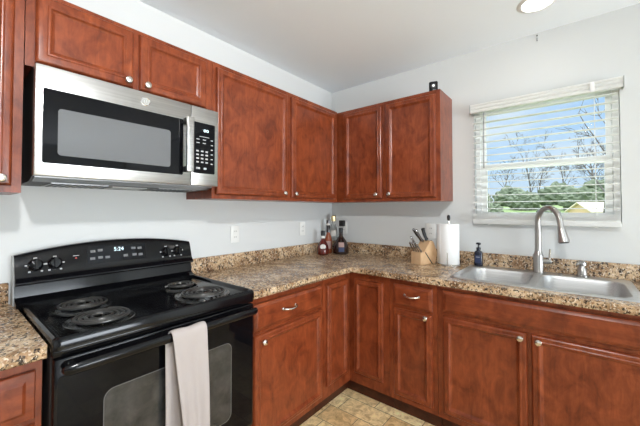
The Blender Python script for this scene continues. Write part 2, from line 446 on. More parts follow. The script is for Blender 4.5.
# corner unit with a folding pair of doors
t = Thing('base_cabinet', 'cherry corner base cabinet with two doors meeting at the inner corner', 'cabinet', (0, 0, 0), 'back')
Lp = [(.001, -.001), (.908, -.001), (.908, BF), (-BF, BF), (-BF, -.910), (.001, -.910)]
t.part('body', prism(BM(), Lp, TOP, .105, .8755), 'wood')
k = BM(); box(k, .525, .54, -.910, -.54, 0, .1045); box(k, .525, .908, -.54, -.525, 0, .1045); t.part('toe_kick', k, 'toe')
t.part('door', door_bm(.645, .869, .180, .828, BF, .034), 'wood', ang=16)
bm = door_bm(-.882, -.645, .180, .828, BF, .034); bmesh.ops.rotate(bm, verts=bm.verts, cent=(0, 0, 0), matrix=Matrix.Rotation(pi / 2, 3, 'Z'))
t.part('door', bm, 'wood', ang=16)
# drawer unit on the window wall
t = Thing('base_cabinet', 'narrow cherry base cabinet between corner and sink, small drawer over narrow door', 'cabinet', (.91, 0, 0), 'back')
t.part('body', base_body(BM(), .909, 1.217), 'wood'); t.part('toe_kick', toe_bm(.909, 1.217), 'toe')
d = t.part('drawer', slab_bm(.943, 1.189, .703, .838, BF), 'woodh', ang=16); t.part('handle', pull_bm(1.066, .780, BF - DPROF_T, .09), 'nickel', d)
d = t.part('door', door_bm(.943, 1.189, .142, .685, BF), 'wood', ang=16); t.part('knob', knob_bm(1.155, .668, BF - DPROF_T), 'nickel', d)
# sink base
t = Thing('base_cabinet', 'wide cherry sink base cabinet under the double sink, long plain front over two doors', 'cabinet', (1.218, 0, 0), 'back')
bm = BM(); SB1 = 2.16
box(bm, 1.218, SB1, BF, BF + .02, .105, .8755); box(bm, 1.218, 1.236, BF + .02, -.001, .105, .8755); box(bm, SB1 - .018, SB1, BF + .02, -.001, .105, .8755)
box(bm, 1.236, SB1 - .018, BF + .02, -.001, .105, .123)
t.part('body', bm, 'wood'); t.part('toe_kick', toe_bm(1.218, SB1), 'toe')
t.part('false_front', slab_bm(1.250, 2.128, .722, .846, BF), 'woodh', ang=16)
for (a, b, ku) in ((1.250, 1.656, 1.628), (1.672, 2.128, 1.703)):
    d = t.part('door', door_bm(a, b, .142, .700, BF), 'wood', ang=16); t.part('knob', knob_bm(ku, .674, BF - DPROF_T), 'nickel', d)
# left of the range
t = Thing('base_cabinet', 'cherry base cabinet left of the range in the bottom left corner', 'cabinet', (-2.95, 0, 0), 'left')
t.part('body', base_body(BM(), -2.95, -2.277), 'wood'); t.part('toe_kick', toe_bm(-2.95, -2.277), 'toe')
t.part('drawer', panel(BM(), -2.92, -2.294, .700, .840, BF, [(0, BF - .010), (.003, BF - .014), (.022, BF - .016), (.030, BF - .020), (.034, BF - .020)]), 'woodh', ang=16)
t.part('door', door_bm(-2.92, -2.294, .142, .683, BF), 'wood', ang=16)

# ------------------------------------------------------------ countertops
CZ0, CZ1, CD = .876, .914, .652
SX0, SX1, SY0, SY1 = 1.290, 2.062, -.545, -.055      # sink cut-out
def cells(xs, ys, inc, z0, z1):
    bm = BM(); V = {}
    def v(x, y, z):
        k = (x, y, z)
        if k not in V: V[k] = bm.verts.new(k)
        return V[k]
    nx, ny = len(xs) - 1, len(ys) - 1
    ok = lambda i, j: 0 <= i < nx and 0 <= j < ny and inc((xs[i] + xs[i + 1]) / 2, (ys[j] + ys[j + 1]) / 2)
    for i in range(nx):
        for j in range(ny):
            if not ok(i, j): continue
            a, b, c, d = xs[i], xs[i + 1], ys[j], ys[j + 1]
            for z in (z0, z1): bm.faces.new((v(a, c, z), v(b, c, z), v(b, d, z), v(a, d, z)))
            for (di, dj, p, q) in ((-1, 0, (a, c), (a, d)), (1, 0, (b, c), (b, d)), (0, -1, (a, c), (b, c)), (0, 1, (a, d), (b, d))):
                if not ok(i + di, j + dj): bm.faces.new((v(*p, z0), v(*q, z0), v(*q, z1), v(*p, z1)))
    return bm
def bev_front(bm, off, test):
    es = [e for e in bm.edges if test(e)]
    bmesh.ops.bevel(bm, geom=es, offset=off, segments=4, affect='EDGES', profile=.5)
ct = Thing('countertop', 'brown speckled L-shaped countertop running from the range round to the sink', 'countertop', (0, 0, CZ0))
CE = 2.19
bm = cells([.001, CD, SX0, SX1, CE], [-1.508, -CD, SY0, SY1, -.001],
           lambda x, y: (x < CD or y > -CD) and not (SX0 < x < SX1 and SY0 < y < SY1), CZ0, CZ1)
def fe(e):
    a, b = e.verts[0].co, e.verts[1].co
    if abs(a.z - b.z) > 1e-5: return False
    return (abs(a.y + CD) < 1e-5 and abs(b.y + CD) < 1e-5 and min(a.x, b.x) > CD - 1e-5) or (abs(a.x - CD) < 1e-5 and abs(b.x - CD) < 1e-5 and max(a.y, b.y) < -CD + 1e-5)
bev_front(bm, .011, fe)
ct.part('worktop', bm, 'counter')
BSZ = 1.006
bm = cells([.001, .021, CE], [-1.508, -.021, -.001], lambda x, y: x < .021 or y > -.021, CZ1 + .0003, BSZ)
bev_front(bm, .004, lambda e: all(abs(v.co.z - BSZ) < 1e-5 for v in e.verts) and (all(abs(v.co.x - .021) < 1e-5 for v in e.verts) or all(abs(v.co.y + .021) < 1e-5 for v in e.verts)))
ct.part('backsplash', bm, 'counter')
c2 = Thing('countertop', 'short brown speckled countertop left of the range, bottom left of photo', 'countertop', (0, -2.95, CZ0))
c2.local = True
bm = box(BM(), .001, CD, -2.95, -2.274, CZ0, CZ1)
bev_front(bm, .011, lambda e: all(abs(v.co.x - CD) < 1e-5 for v in e.verts))
c2.part('worktop', bm, 'counter')
c2.part('backsplash', box(BM(), .001, .021, -2.95, -2.290, CZ1 + .0003, BSZ, .003), 'counter')

# ------------------------------------------------------------ range (left wall, u = world y)
r = Thing('electric_range', 'black electric coil range with pink-beige towel on its oven handle', 'range', (-1.892, 0, 0), 'left')
U0, U1 = -2.268, -1.515
r.part('body', box(BM(), U0 + .004, U1 - .004, -.625, -.03, .0, .895, .004), 'blackm')
# cooktop: raised rim round a sunken deck
bm = BM(); XF = -.672
rings = []
for ins, z in ((0, .896), (0, .918), (.003, .928), (.010, .933), (.020, .931), (.030, .921), (.034, .919)):
    rings.append(ring(bm, [(u, y, z) for u, y in rrect(U0 + ins, U1 - ins, XF + ins, -.10 - ins * .2, max(.022 - ins * .4, .005))]))
for a, b in zip(rings, rings[1:]): bridge(bm, a, b)
cap(bm, rings[0], True); cap(bm, rings[-1])
deck = r.part('cooktop', bm, 'black')
for (cu, cy, R) in ((-2.112, -.325, .098), (-2.112, -.548, .102), (-1.706, -.320, .078), (-1.712, -.535, .115)):
    bm = BM()
    lathe(bm, [(R - .032, .9215), (R - .012, .922), (R - .006, .926), (R, .930), (R + .004, .929), (R + .006, .9205), (R - .03, .9195)], (cu, cy, 0), 'z', 48, False)
    burner = r.part('drip_pan', bm, 'pan')
    bm = BM(); turns = 4 if R > .08 else 3; n = 40 * turns
    path = [(cu + (.022 + (R - .036) * i / n) * cos(2 * pi * turns * i / n + 1), cy + (.022 + (R - .036) * i / n) * sin(2 * pi * turns * i / n + 1), .9385) for i in range(n + 1)]
    path.append((path[-1][0], path[-1][1], .93)); path.insert(0, (path[0][0], path[0][1], .93))
    tube(bm, path, .0046, 8)
    r.part('burner_coil', bm, 'coil', burner)
    bm = BM()
    for a in (0.3, 2.39, 4.49):
        tube(bm, [(cu + .012 * cos(a), cy + .012 * sin(a), .931), (cu + (R - .008) * cos(a), cy + (R - .008) * sin(a), .931)], .0022, 6)
    r.part('coil_support', bm, 'chrome', burner)
# backguard: profile swept along the width, top edge arched
BG0, BG1 = U0 - .012, U1 + .001
bm = BM(); prev = None; first = None
NS = 24
def bgprof(s):
    top = 1.122 + .040 * (1 - (2 * s - 1) ** 2)
    return [(-.025, .90), (-.125, .90), (-.125, .932), (-.092, .940), (-.080, .950), (-.074, .996), (-.094, 1.000), (-.102, 1.006), (-.101, 1.012), (-.095, 1.019), (-.088, 1.026), (-.083, 1.033), (-.080, 1.042), (-.058, top - .012), (-.050, top - .002), (-.040, top), (-.025, top - .004)]
for i in range(NS + 1):
    s = i / NS; u = BG0 + (BG1 - BG0) * s
    rg = ring(bm, [(u, y, z) for y, z in bgprof(s)])
    if prev: bridge(bm, prev, rg)
    else: first = rg
    prev = rg
cap(bm, first, True); cap(bm, prev)
bgd = r.part('backguard', bm, 'black', ang=30)
sidep = [(-.004, .916), (-.070, .916), (-.062, .99), (-.060, 1.02), (-.045, 1.108), (-.040, 1.118), (-.004, 1.118)]
for ua, ub in ((BG0 - .003, BG0 + .0015), (BG1 - .0015, BG1 + .002)):
    r.part('side_panel', prism(BM(), sidep, lambda u, v, d: (d, u, v), ua, ub), 'gray' if ua < -2 else 'black', bgd)
# points on the sloped control face
def on_face(u, v, d=0):     # v: height above z = 1.014 along the slope ; d: out of the face
    s = (u - BG0) / (BG1 - BG0); top = 1.122 + .040 * (1 - (2 * s - 1) ** 2) - .012
    L = Vector((0, .022, top - 1.042)).normalized(); v -= .028; N = Vector((0, -L.z, L.y))
    p = Vector((u, -.080, 1.042)) + L * v + N * d
    return tuple(p)
def face_box(u0, u1, v0, v1, d0=.0, d1=.002, n=6):
    bm = BM(); rows = []
    for i in range(n + 1):
        u = u0 + (u1 - u0) * i / n
        rows.append(ring(bm, [on_face(u, v0, d0), on_face(u, v1, d0), on_face(u, v1, d1), on_face(u, v0, d1)]))
    for a, b in zip(rows, rows[1:]): bridge(bm, a, b)
    cap(bm, rows[0], True); cap(bm, rows[-1]); return bm
disp = r.part('clock_panel', face_box(-2.030, -1.772, .042, .122, -.003, .002), 'blackg', bgd)
r.part('digits', text_bm('5:24', .026, lambda x, y, z: on_face(-1.898 + x, .101 + y, .0024 + z)), 'digit', disp)
for (u, v) in ((-2.008, .100), (-1.978, .102), (-2.010, .066), (-1.978, .068), (-1.948, .066), (-1.868, .066), (-1.83, .10), (-1.80, .098), (-1.826, .066), (-1.797, .064)):
    r.part('touch_button', face_box(u - .010, u + .010, v - .006, v + .006, .0015, .0027, 1), 'touch', disp)
for k_ in (-2.215, -2.150, -1.662, -1.597):
    for (du, dv, w_, h_) in ((0, .092, .006, .004), (-.030, .064, .004, .003), (.030, .064, .004, .003), (-.020, .036, .004, .003), (.020, .036, .004, .003)):
        r.part('dial_mark', face_box(k_ + du - w_, k_ + du + w_, dv - h_, dv + h_, .0, .0008, 1), 'print', bgd)
r.part('indicator_print', face_box(-2.085, -2.062, .086, .089, 0, .0008, 1), 'print', bgd)
r.part('indicator_lamp', face_box(-2.077, -2.071, .074, .079, 0, .002, 1), 'red', bgd)
for k_ in (-2.215, -2.150, -1.662, -1.597):
    vz = .064
    prof = [(.026, -.001), (.026, .003), (.0225, .006), (.021, .018), (.017, .021), (.001, .0215)]
    bm = BM(); rs = []
    for rr, h in prof: rs.append(ring(bm, [on_face(k_ + rr * cos(2 * pi * i / 24), vz + rr * sin(2 * pi * i / 24), h) for i in range(24)]))
    for a, b in zip(rs, rs[1:]): bridge(bm, a, b)
    cap(bm, rs[0], True); cap(bm, rs[-1])
    kn = r.part('control_knob', bm, 'black', bgd)
    r.part('knob_grip', face_box(k_ - .005, k_ + .005, vz - .022, vz + .022, .020, .031, 1), 'black', kn)
# oven door
OD0, OD1 = .300, .868
od = r.part('oven_door', box(BM(), U0 + .006, U1 - .006, -.662, -.6255, OD0, OD1, .006), 'black')
r.part('door_glass', prism(BM(), rrect(U0 + .016, U1 - .016, OD0 + .014, OD1 - .050, .012), FRONT, -.6655, -.6615), 'blackg', od)
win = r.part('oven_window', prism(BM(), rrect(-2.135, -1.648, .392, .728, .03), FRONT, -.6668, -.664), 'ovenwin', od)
bm = BM(); ou, iu = rrect(-2.1365, -1.6465, .3905, .7295, .031), rrect(-2.134, -1.649, .393, .727, .029)
for a, b in ((0, 0),):
    o1 = ring(bm, [(u, -.6668, v) for u, v in ou]); o2 = ring(bm, [(u, -.6672, v) for u, v in ou]); i1 = ring(bm, [(u, -.6672, v) for u, v in iu]); i2 = ring(bm, [(u, -.6668, v) for u, v in iu])
    bridge(bm, o1, o2); bridge(bm, o2, i1); bridge(bm, i1, i2); bridge(bm, i2, o1)
r.part('window_border', bm, 'border', win)
HZ, HY = .846, -.706
bm = BM(); tube(bm, [(U0 + .020, HY + .012, HZ), (U0 + .026, HY + .004, HZ)] + [(U0 + .035 + (U1 - U0 - .07) * i / 8, HY, HZ) for i in range(9)] + [(U1 - .026, HY + .004, HZ), (U1 - .020, HY + .012, HZ)], [.006, .013] + [.0145] * 9 + [.013, .006], 16, True, (1.15, .8))
h = r.part('oven_handle', bm, 'black', od)
for u in (U0 + .04, U1 - .04): r.part('handle_post', box(BM(), u - .012, u + .012, HY + .004, -.660, HZ - .010, HZ + .010, .004), 'black', h)
r.part('storage_drawer', box(BM(), U0 + .006, U1 - .006, -.657, -.6255, .085, .290, .006), 'black')
r.part('front_trim', box(BM(), U0 + .003, U1 - .003, -.655, -.6255, .872, .8945, .003), 'black')

# hand towel over the oven handle (world coordinates: x away from the left wall)
def towel():
    bm = BM(); grid = []
    hx = -HY; top = HZ + .018
    path = []
    for i in range(17): path.append(('b', .455 + (HZ - .455) * i / 16))
    arc = [(hx + .019 * cos(a), HZ + .021 * sin(a)) for a in [pi - pi * i / 8 for i in range(1, 8)]]
    rows = []
    NU = 22
    pts = [(hx - .018, .455 + (HZ - .455) * i / 16, 0) for i in range(17)] + [(x, z, .5) for x, z in arc] + [(hx + .020, HZ - (HZ - .36) * i / 18, 1) for i in range(19)]
    for k, (x, z, f) in enumerate(pts):
        dz = max(0, HZ - z)
        row = []
        for j in range(NU + 1):
            s = j / NU
            if f < .4: y = -1.950 + s * .145
            elif f < .6: y = -1.940 + s * .136
            else: y = -1.940 + .040 * min(1, dz / .42) * (1 - s) + s * (.136 + .003 * sin(dz * 6))
            bul = .006 * sin(s * 7 + dz * 3) * min(1, dz * 5) + .004 * sin(s * 15 + 1) * min(1, dz * 4)
            xx = x + (max(-.006, bul) if f < .4 else bul) + (.016 * min(1, dz * 2.2) if f > .6 else 0)
            zz = z + .002 * sin(s * 9)
            row.append(bm.verts.new((xx, y, zz)))
        rows.append(row)
    for a, b in zip(rows, rows[1:]):
        for j in range(NU): bm.faces.new((a[j], a[j + 1], b[j + 1], b[j]))
    bmesh.ops.recalc_face_normals(bm, faces=bm.faces)
    o = single('hand_towel', bm, 'towel', 'pink-beige hand towel folded over the black oven handle', 'towel', ang=80)
    so = o.modifiers.new('thick', 'SOLIDIFY'); so.thickness = .007; so.offset = 0
    ss = o.modifiers.new('sub', 'SUBSURF'); ss.levels = 1; ss.render_levels = 1
    return o
towel()

# ------------------------------------------------------------ microwave over the range
mw = Thing('microwave', 'stainless steel over-the-range microwave with black window above the range', 'microwave', (-1.895, 0, 1.415), 'left')
MU0, MU1, MZ0, MZ1, MF = -2.270, -1.516, 1.436, 1.845, -.352
bm = BM(); prism(bm, [(-.002, 1.416), (-.25, 1.420), (MF + .035, 1.438), (MF + .035, MZ1), (-.002, MZ1)], lambda u, v, d: (d, u, v), MU0 + .003, MU1 - .003)
mw.part('body', bm, 'blackm')
SEAM = -1.672
dr = mw.part('door', box(BM(), MU0, SEAM - .001, MF, MF + .034, MZ0, MZ1, .005), 'steel')
wf = mw.part('window_frame', prism(BM(), rrect(-2.247, -1.715, 1.484, 1.760, .008), FRONT, MF - .002, MF + .002), 'blackg', dr)
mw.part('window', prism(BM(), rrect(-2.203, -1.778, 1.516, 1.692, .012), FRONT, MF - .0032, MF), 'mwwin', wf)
em = mw.part('emblem', lathe(BM(), [(.020, 0), (.020, .0025), (.018, .0035), (.0165, .002), (.001, .002)], (-1.893, MF, 1.802), 'y', 28), 'chrome', dr)
bm = BM()
for a0, sx in ((0, -1), (pi, 1)):
    tube(bm, [(-1.893 + sx * .005 + .005 * cos(a0 + 5 * i / 14), MF - .0026, 1.802 + .009 * sin(a0 + 5 * i / 14)) for i in range(15)], .0011, 6)
mw.part('emblem_script', bm, 'gray', em)
hd = mw.part('handle', box(BM(), -1.716, -1.679, MF - .046, MF - .030, 1.497, 1.772, .005, 3), 'steel', dr)
for z in (1.512, 1.752): mw.part('handle_post', box(BM(), -1.716, -1.690, MF - .031, MF, z - .014, z + .014, .003), 'blackm', hd)
cp = mw.part('control_frame', box(BM(), SEAM + .001, MU1, MF, MF + .034, MZ0, MZ1, .005), 'steel')
kp = mw.part('control_panel', prism(BM(), rrect(-1.662, -1.538, 1.500, 1.764, .006), FRONT, MF - .002, MF + .002), 'blackg', cp)
mw.part('digits', text_bm('00', .020, lambda x, y, z: (-1.590 + x * 1.5, MF - .0024 - z, 1.724 + y)), 'digit', kp)
mw.part('brand_print', box(BM(), -1.628, -1.572, MF - .0026, MF - .0015, 1.690, 1.693), 'print', kp)
for j in range(2):
    for i in range(2): mw.part('button', box(BM(), -1.645 + i * .036, -1.627 + i * .036, MF - .0028, MF - .0015, 1.674 - j * .018, 1.678 - j * .018), 'print', kp)
for j in range(4):
    for i in range(3): mw.part('button', box(BM(), -1.645 + i * .026, -1.631 + i * .026, MF - .0028, MF - .0015, 1.611 - j * .019, 1.619 - j * .019), 'print', kp)
for j in range(6): mw.part('button', box(BM(), -1.562, -1.550, MF - .0028, MF - .0015, 1.676 - j * .025, 1.681 - j * .025), 'print', kp)
for i, wd in ((0, .022), (1, .016)): mw.part('button', box(BM(), -1.645 + i * .042, -1.645 + i * .042 + wd, MF - .0028, MF - .0015, 1.521, 1.531), 'print', kp)
zb = 1.4175
def under(u0, u1, y0, y1, t_=.004):
    bm = BM(); pts = []
    f = lambda y: 1.416 + (.004 * (-y) / .25 if y > -.25 else .004 + .018 * (-y - .25) / .067)
    prism(bm, [(u0, y0), (u1, y0), (u1, y1), (u0, y1)], lambda u, v, d: (u, v, f(v) + d), -t_, .001); return bm
for u in (-2.20, -1.78): 
    g = mw.part('grease_filter', under(u, u + .20, -.245, -.06), 'grille', mw.o and None)
    bm = BM()
    for j in range(8):
        b2 = under(u + .012 + j * .023, u + .022 + j * .023, -.235, -.07, .0055); me = bpy.data.meshes.new('t'); b2.to_mesh(me); b2.free(); bm.from_mesh(me); bpy.data.meshes.remove(me)
    mw.part('filter_mesh', bm, 'blackm', g)
mw.part('lamp_cover', under(-1.97, -1.82, -.20, -.08), 'gray')
mw.part('vent_strip', under(MU0 + .01, MU1 - .01, -.312, -.262), 'grille')

# ------------------------------------------------------------ sink
sk = Thing('double_sink', 'stainless double-bowl drop-in sink set in the counter under the window', 'sink', (1.67, -.3, .79))
RZ = .9185
bm = BM()
O = rrect(1.268, 2.084, -.572, -.026, .035, 6)
B1 = rrect(1.306, 1.652, -.535, -.120, .075, 7); B2 = rrect(1.684, 2.046, -.535, -.120, .075, 7)
o0 = ring(bm, [(x, y, .9146) for x, y in O]); o1 = ring(bm, [(x + (.003 if x < 1.67 else -.003), y + (.003 if y < -.3 else -.003), RZ) for x, y in O]); bridge(bm, o0, o1)
holes = [ring(bm, [(x, y, RZ) for x, y in B]) for B in (B1, B2)]
edges = []
for rg in [o1] + holes:
    for i in range(len(rg)):
        ed = bm.edges.get((rg[i], rg[(i + 1) % len(rg)])) or bm.edges.new((rg[i], rg[(i + 1) % len(rg)])); edges.append(ed)
bmesh.ops.triangle_fill(bm, use_beauty=True, use_dissolve=True, edges=edges)
sk.part('rim', bm, 'sinkst', ang=50)
for (x0, x1) in ((1.306, 1.652), (1.684, 2.046)):
    bm = BM(); rs = []
    for ins, z, rad in ((0, RZ, .075), (.004, RZ - .004, .073), (.008, RZ - .015, .07), (.016, RZ - .10, .066), (.022, RZ - .135, .06), (.040, RZ - .158, .05), (.075, RZ - .165, .04), (.12, RZ - .168, .03)):
        rs.append(ring(bm, [(x, y, z) for x, y in rrect(x0 + ins, x1 - ins, -.535 + ins, -.12 - ins, rad, 7)]))
    for a, b in zip(rs, rs[1:]): bridge(bm, a, b)
    cap(bm, rs[-1])
    bs = sk.part('basin', bm, 'sinkst', ang=60)
    sk.part('drain', lathe(BM(), [(.045, RZ - .1675), (.045, RZ - .165), (.036, RZ - .164), (.033, RZ - .1655), (.004, RZ - .1655), (.003, RZ - .160)], ((x0 + x1) / 2, -.33, 0), 'z', 24), 'chrome', bs)

# faucet
FX, FY = 1.667, -.073
f = Thing('kitchen_faucet', 'brushed nickel gooseneck pull-down faucet standing behind the sink divider', 'faucet', (FX, FY, RZ))
f.part('base', lathe(BM(), [(.031, RZ + .0004), (.031, RZ + .006), (.028, RZ + .010), (.0275, RZ + .014), (.0275, RZ + .108), (.0265, RZ + .112), (.0225, RZ + .116), (.019, RZ + .135), (.0175, RZ + .160)], (FX, FY, 0), 'z', 28), 'faucet')
dirv = Vector((.70, -.71, 0)).normalized()
R_ = .080; zc = 1.318 - R_ + .0
path = [(FX, FY, RZ + .15), (FX, FY, RZ + .2), (FX, FY, zc)]
for i in range(1, 15):
    a = pi - (pi * 1.0) * i / 15 - 0.0
    p = Vector((FX, FY, zc)) + dirv * (R_ + R_ * cos(a)) + Vector((0, 0, R_ * 1.08 * sin(a))); path.append(tuple(p))
endp = Vector((FX, FY, 0)) + dirv * (2 * R_ + .004); path.append((endp.x, endp.y, zc - .005))
tip = Vector((FX, FY, 0)) + dirv * (2 * R_ + .026)
path.append((endp.x + dirv.x * .004, endp.y + dirv.y * .004, zc - .03))
f.part('spout', tube(BM(), path, [.0178, .0170] + [.0155] * (len(path) - 2), 16), 'faucet', ang=60)
a_ = Vector(path[-1]); b_ = Vector((tip.x, tip.y, zc - .115))
hd = f.part('spray_head', tube(BM(), [a_ + (b_ - a_) * s for s in (-.05, 0, .04, .3, .8, .96, 1)], [.016, .018, .018, .020, .027, .028, .025], 18), 'faucet')
f.part('nozzle', tube(BM(), [b_ - (b_ - a_) * .02, b_ + (b_ - a_) * .03], .022, 18), 'blackm', hd)
sd = Vector((.77, .63, 0)).normalized()
f.part('spray_button', box(BM(), -.005, .005, -.004, .004, -.016, .016, .001), 'blackm', hd).matrix_local = Matrix.Translation((a_ + (b_ - a_) * .58 + sd * .0235) - f.off)
f.part('handle_hub', tube(BM(), [(FX, FY, RZ + .072), (FX + .060, FY + .0, RZ + .072), (FX + .066, FY, RZ + .072)], [.014, .014, .010], 16), 'faucet')
f.part('lever', tube(BM(), [(FX + .056, FY, RZ + .078), (FX + .058, FY, RZ + .11), (FX + .061, FY - .002, RZ + .150)], [.0075, .007, .006], 12), 'chrome')

sdx, sdy = 1.876, -.072
s = Thing('soap_dispenser', 'small brushed nickel built-in soap pump on the sink deck right of the faucet', 'soap dispenser', (sdx, sdy, RZ))
s.part('base', lathe(BM(), [(.029, RZ + .0004), (.029, RZ + .008), (.023, RZ + .014), (.022, RZ + .046), (.016, RZ + .054), (.014, RZ + .064)], (sdx, sdy, 0), 'z', 20), 'faucet')
s.part('pump_head', lathe(BM(), [(.016, RZ + .064), (.021, RZ + .069), (.0205, RZ + .085), (.012, RZ + .092)], (sdx, sdy, 0), 'z', 18), 'faucet')
s.part('nozzle', tube(BM(), [(sdx, sdy, RZ + .077), (sdx - .018, sdy - .024, RZ + .080), (sdx - .023, sdy - .032, RZ + .073)], [.008, .007, .006], 10), 'faucet')
single('sink_hole_cover', lathe(BM(), [(.016, RZ + .0003), (.016, RZ + .004), (.012, RZ + .006), (.001, RZ + .0065)], (1.775, -.072, 0), 'z', 18), 'faucet', 'flat round metal hole cover on the sink deck between faucet and soap pump', 'hole cover')

# ------------------------------------------------------------ things on the counter
def soap_bottle(x, y, z):
    t = Thing('hand_soap_bottle', 'navy blue pump bottle of hand soap on the sink corner left of the faucet', 'soap bottle', (x, y, z))
    bm = BM(); rs = []
    for h, sx, sy in ((.0, .024, .017), (.004, .027, .02), (.085, .0275, .02), (.098, .024, .018), (.106, .013, .013), (.112, .012, .012)):
        rs.append(ring(bm, [(x + px, y + py, z + h) for px, py in rrect(-sx, sx, -sy, sy, min(sx, sy) * .95, 5)]))
    for a, b in zip(rs, rs[1:]): bridge(bm, a, b)
    cap(bm, rs[0], True); cap(bm, rs[-1])
    t.part('bottle', bm, 'navy')
    t.part('label', prism(BM(), rrect(x - .019, x + .019, z + .02, z + .075, .006), FRONT, y - .0212, y - .019), 'navyl')
    t.part('label_print', box(BM(), x - .012, x + .012, y - .0220, y - .0211, z + .060, z + .064), 'print')
    t.part('collar', lathe(BM(), [(.0145, z + .112), (.0145, z + .125), (.010, z + .128)], (x, y, 0), 'z', 18), 'navy')
    p = t.part('pump', lathe(BM(), [(.0045, z + .128), (.0045, z + .148), (.015, z + .149), (.016, z + .158), (.010, z + .162)], (x, y, 0), 'z', 16), 'navy')
    t.part('nozzle', tube(BM(), [(x, y, z + .155), (x + .012, y - .022, z + .155), (x + .015, y - .03, z + .150)], [.006, .005, .004], 8), 'navy', p)
soap_bottle(1.322, -.058, RZ + .0003)

# paper towel holder and roll
px, py = 1.150, -.150; CT = CZ1 + .0004
t = Thing('paper_towel_holder', 'metal paper towel stand with black knob on the counter below the cabinet end', 'paper towel holder', (px, py, CT))
t.part('base', lathe(BM(), [(.082, CT), (.082, CT + .008), (.078, CT + .012), (.001, CT + .0125)], (px, py, 0), 'z', 36), 'nickel')
t.part('rod', lathe(BM(), [(.006, CT + .0128), (.006, CT + .318)], (px, py, 0), 'z', 12), 'nickel')
t.part('finial', lathe(BM(), [(.006, CT + .318), (.0095, CT + .326), (.0115, CT + .342), (.0105, CT + .354), (.004, CT + .360)], (px, py, 0), 'z', 14), 'blackm')
t.part('tension_arm', tube(BM(), [(px + .012, py - .0795, CT + .008), (px + .012, py - .0795, CT + .09), (px + .012, py - .077, CT + .098)], .004, 8), 'nickel')
bm = BM(); RR = .069
lathe(bm, [(.020, CT + .014), (RR - .002, CT + .014), (RR, CT + .017), (RR, CT + .291), (RR - .002, CT + .294), (.020, CT + .294), (.020, CT + .014)], (px, py, 0), 'z', 48, False)
rl = Thing('paper_towel_roll', 'white roll of paper towels on the metal stand', 'paper towel roll', (px, py, CT + .014))
rl.part('roll', bm, 'paper')
bm = BM(); a0 = radians(200)
pa = [(px + (RR + .002) * cos(a0 + s * .1), py + (RR + .002) * sin(a0 + s * .1)) for s in range(-8, 1)][::-1] + []
pa = [(px + (RR + .0015 + .0016 * i) * cos(radians(235 - 7 * i)), py + (RR + .0015 + .0016 * i) * sin(radians(235 - 7 * i))) for i in range(9)]
lo_ = ring(bm, [(x, y, CT + .016) for x, y in pa]); hi_ = ring(bm, [(x, y, CT + .292) for x, y in pa])
for i in range(len(pa) - 1): bm.faces.new((lo_[i], lo_[i + 1], hi_[i + 1], hi_[i]))
ls = rl.part('loose_sheet', bm, 'paper'); sm = ls.modifiers.new('t', 'SOLIDIFY'); sm.thickness = .001

# knife block: local frame with its narrow front towards local -Y
KX, KY, KR = .985, -.185, radians(-24)
kb = Thing('knife_block', 'pale wooden knife block with slanted top on the counter left of paper towels', 'knife block', (KX, KY, CT), KR)
kp_ = [(-.085, 0), (.060, 0), (.085, .075), (.045, .165), (.012, .172), (-.045, .092), (-.085, .088)]     # (y, z) outline
bm = BM(); prism(bm, kp_, SIDE, -.048, .048)
bmesh.ops.bevel(bm, geom=list(bm.edges), offset=.003, segments=2, affect='EDGES')
kb.part('block', bm, 'beech')
kb.part('front_stamp', box(BM(), -.024, .024, -.0858, -.0845, .050, .062), 'beech')
gv = BM(); prism(gv, [(-.043, .088), (-.036, .092), (.034, .003), (.024, .003)], SIDE, -.0486, .0486); kb.part('groove', gv, 'slot')
sl = BM()
for x in (-.036, -.012, .012, .036): box(sl, x - .0015, x + .0015, -.074, -.052, .0876, .0905)
kb.part('slots', sl, 'slot')
def knife(lx, ly, lz, L, rad, mat, label, cat='knife', group=None, tilt=38, blade=.06):
    tdir = Vector((0, -sin(radians(tilt)), cos(radians(tilt))))
    base = Vector((lx, ly, lz)); off = Matrix.Rotation(KR, 3, 'Z') @ base + Vector((KX, KY, CT))
    k = Thing('kitchen_knife' if cat == 'knife' else 'kitchen_scissors', label, cat, off, KR, group)
    pts = [tdir * (L * s) + Vector((0, -1, 0)) * (.006 * sin(pi * s)) + tdir * .003 for s in (0, .08, .15, .3, .5, .7, .85, .95, 1)]
    k.part('handle', tube(BM(), pts, [rad * q for q in (.8, 1.15, .85, .85, 1, .95, 1.0, 1.2, .8)], 10, True, (1.2, .7)), mat)
    b0, b1 = tdir * (-blade), tdir * .004
    bm = BM(); prism(bm, [(b0.y - .004, b0.z), (b0.y + .004, b0.z), (b1.y + .006, b1.z), (b1.y - .006, b1.z)], SIDE, -.0007, .0007)
    k.part('blade', bm, 'chrome')
kn_lab = 'steel-handled steak knife in the front row of the knife block'
for x in (-.036, -.012, .012, .036):
    knife(x, -.062, .0905, .082, .0055, 'knifeh', kn_lab, 'knife', 'steak knives in the block', 34, .05)
knife(-.030, -.030, .118, .105, .0075, 'knifeh', 'large steel-handled knife in the left middle slot of the knife block', tilt=42)
knife(-.028, .002, .163, .122, .008, 'knifeh', 'longest steel-handled knife at the top left of the knife block', tilt=42)
knife(-.002, -.004, .158, .115, .008, 'knifeh', 'steel-handled knife in the top middle slot of the knife block', tilt=38)
knife(.018, .010, .1705, .098, .0125, 'blackm', 'thick black-handled knife standing in the top of the knife block', tilt=24)
kb.part('sharpener_hole', tube(BM(), [(.030, .035, .164), (.030, .034, .1695)], .010, 16), 'slot')

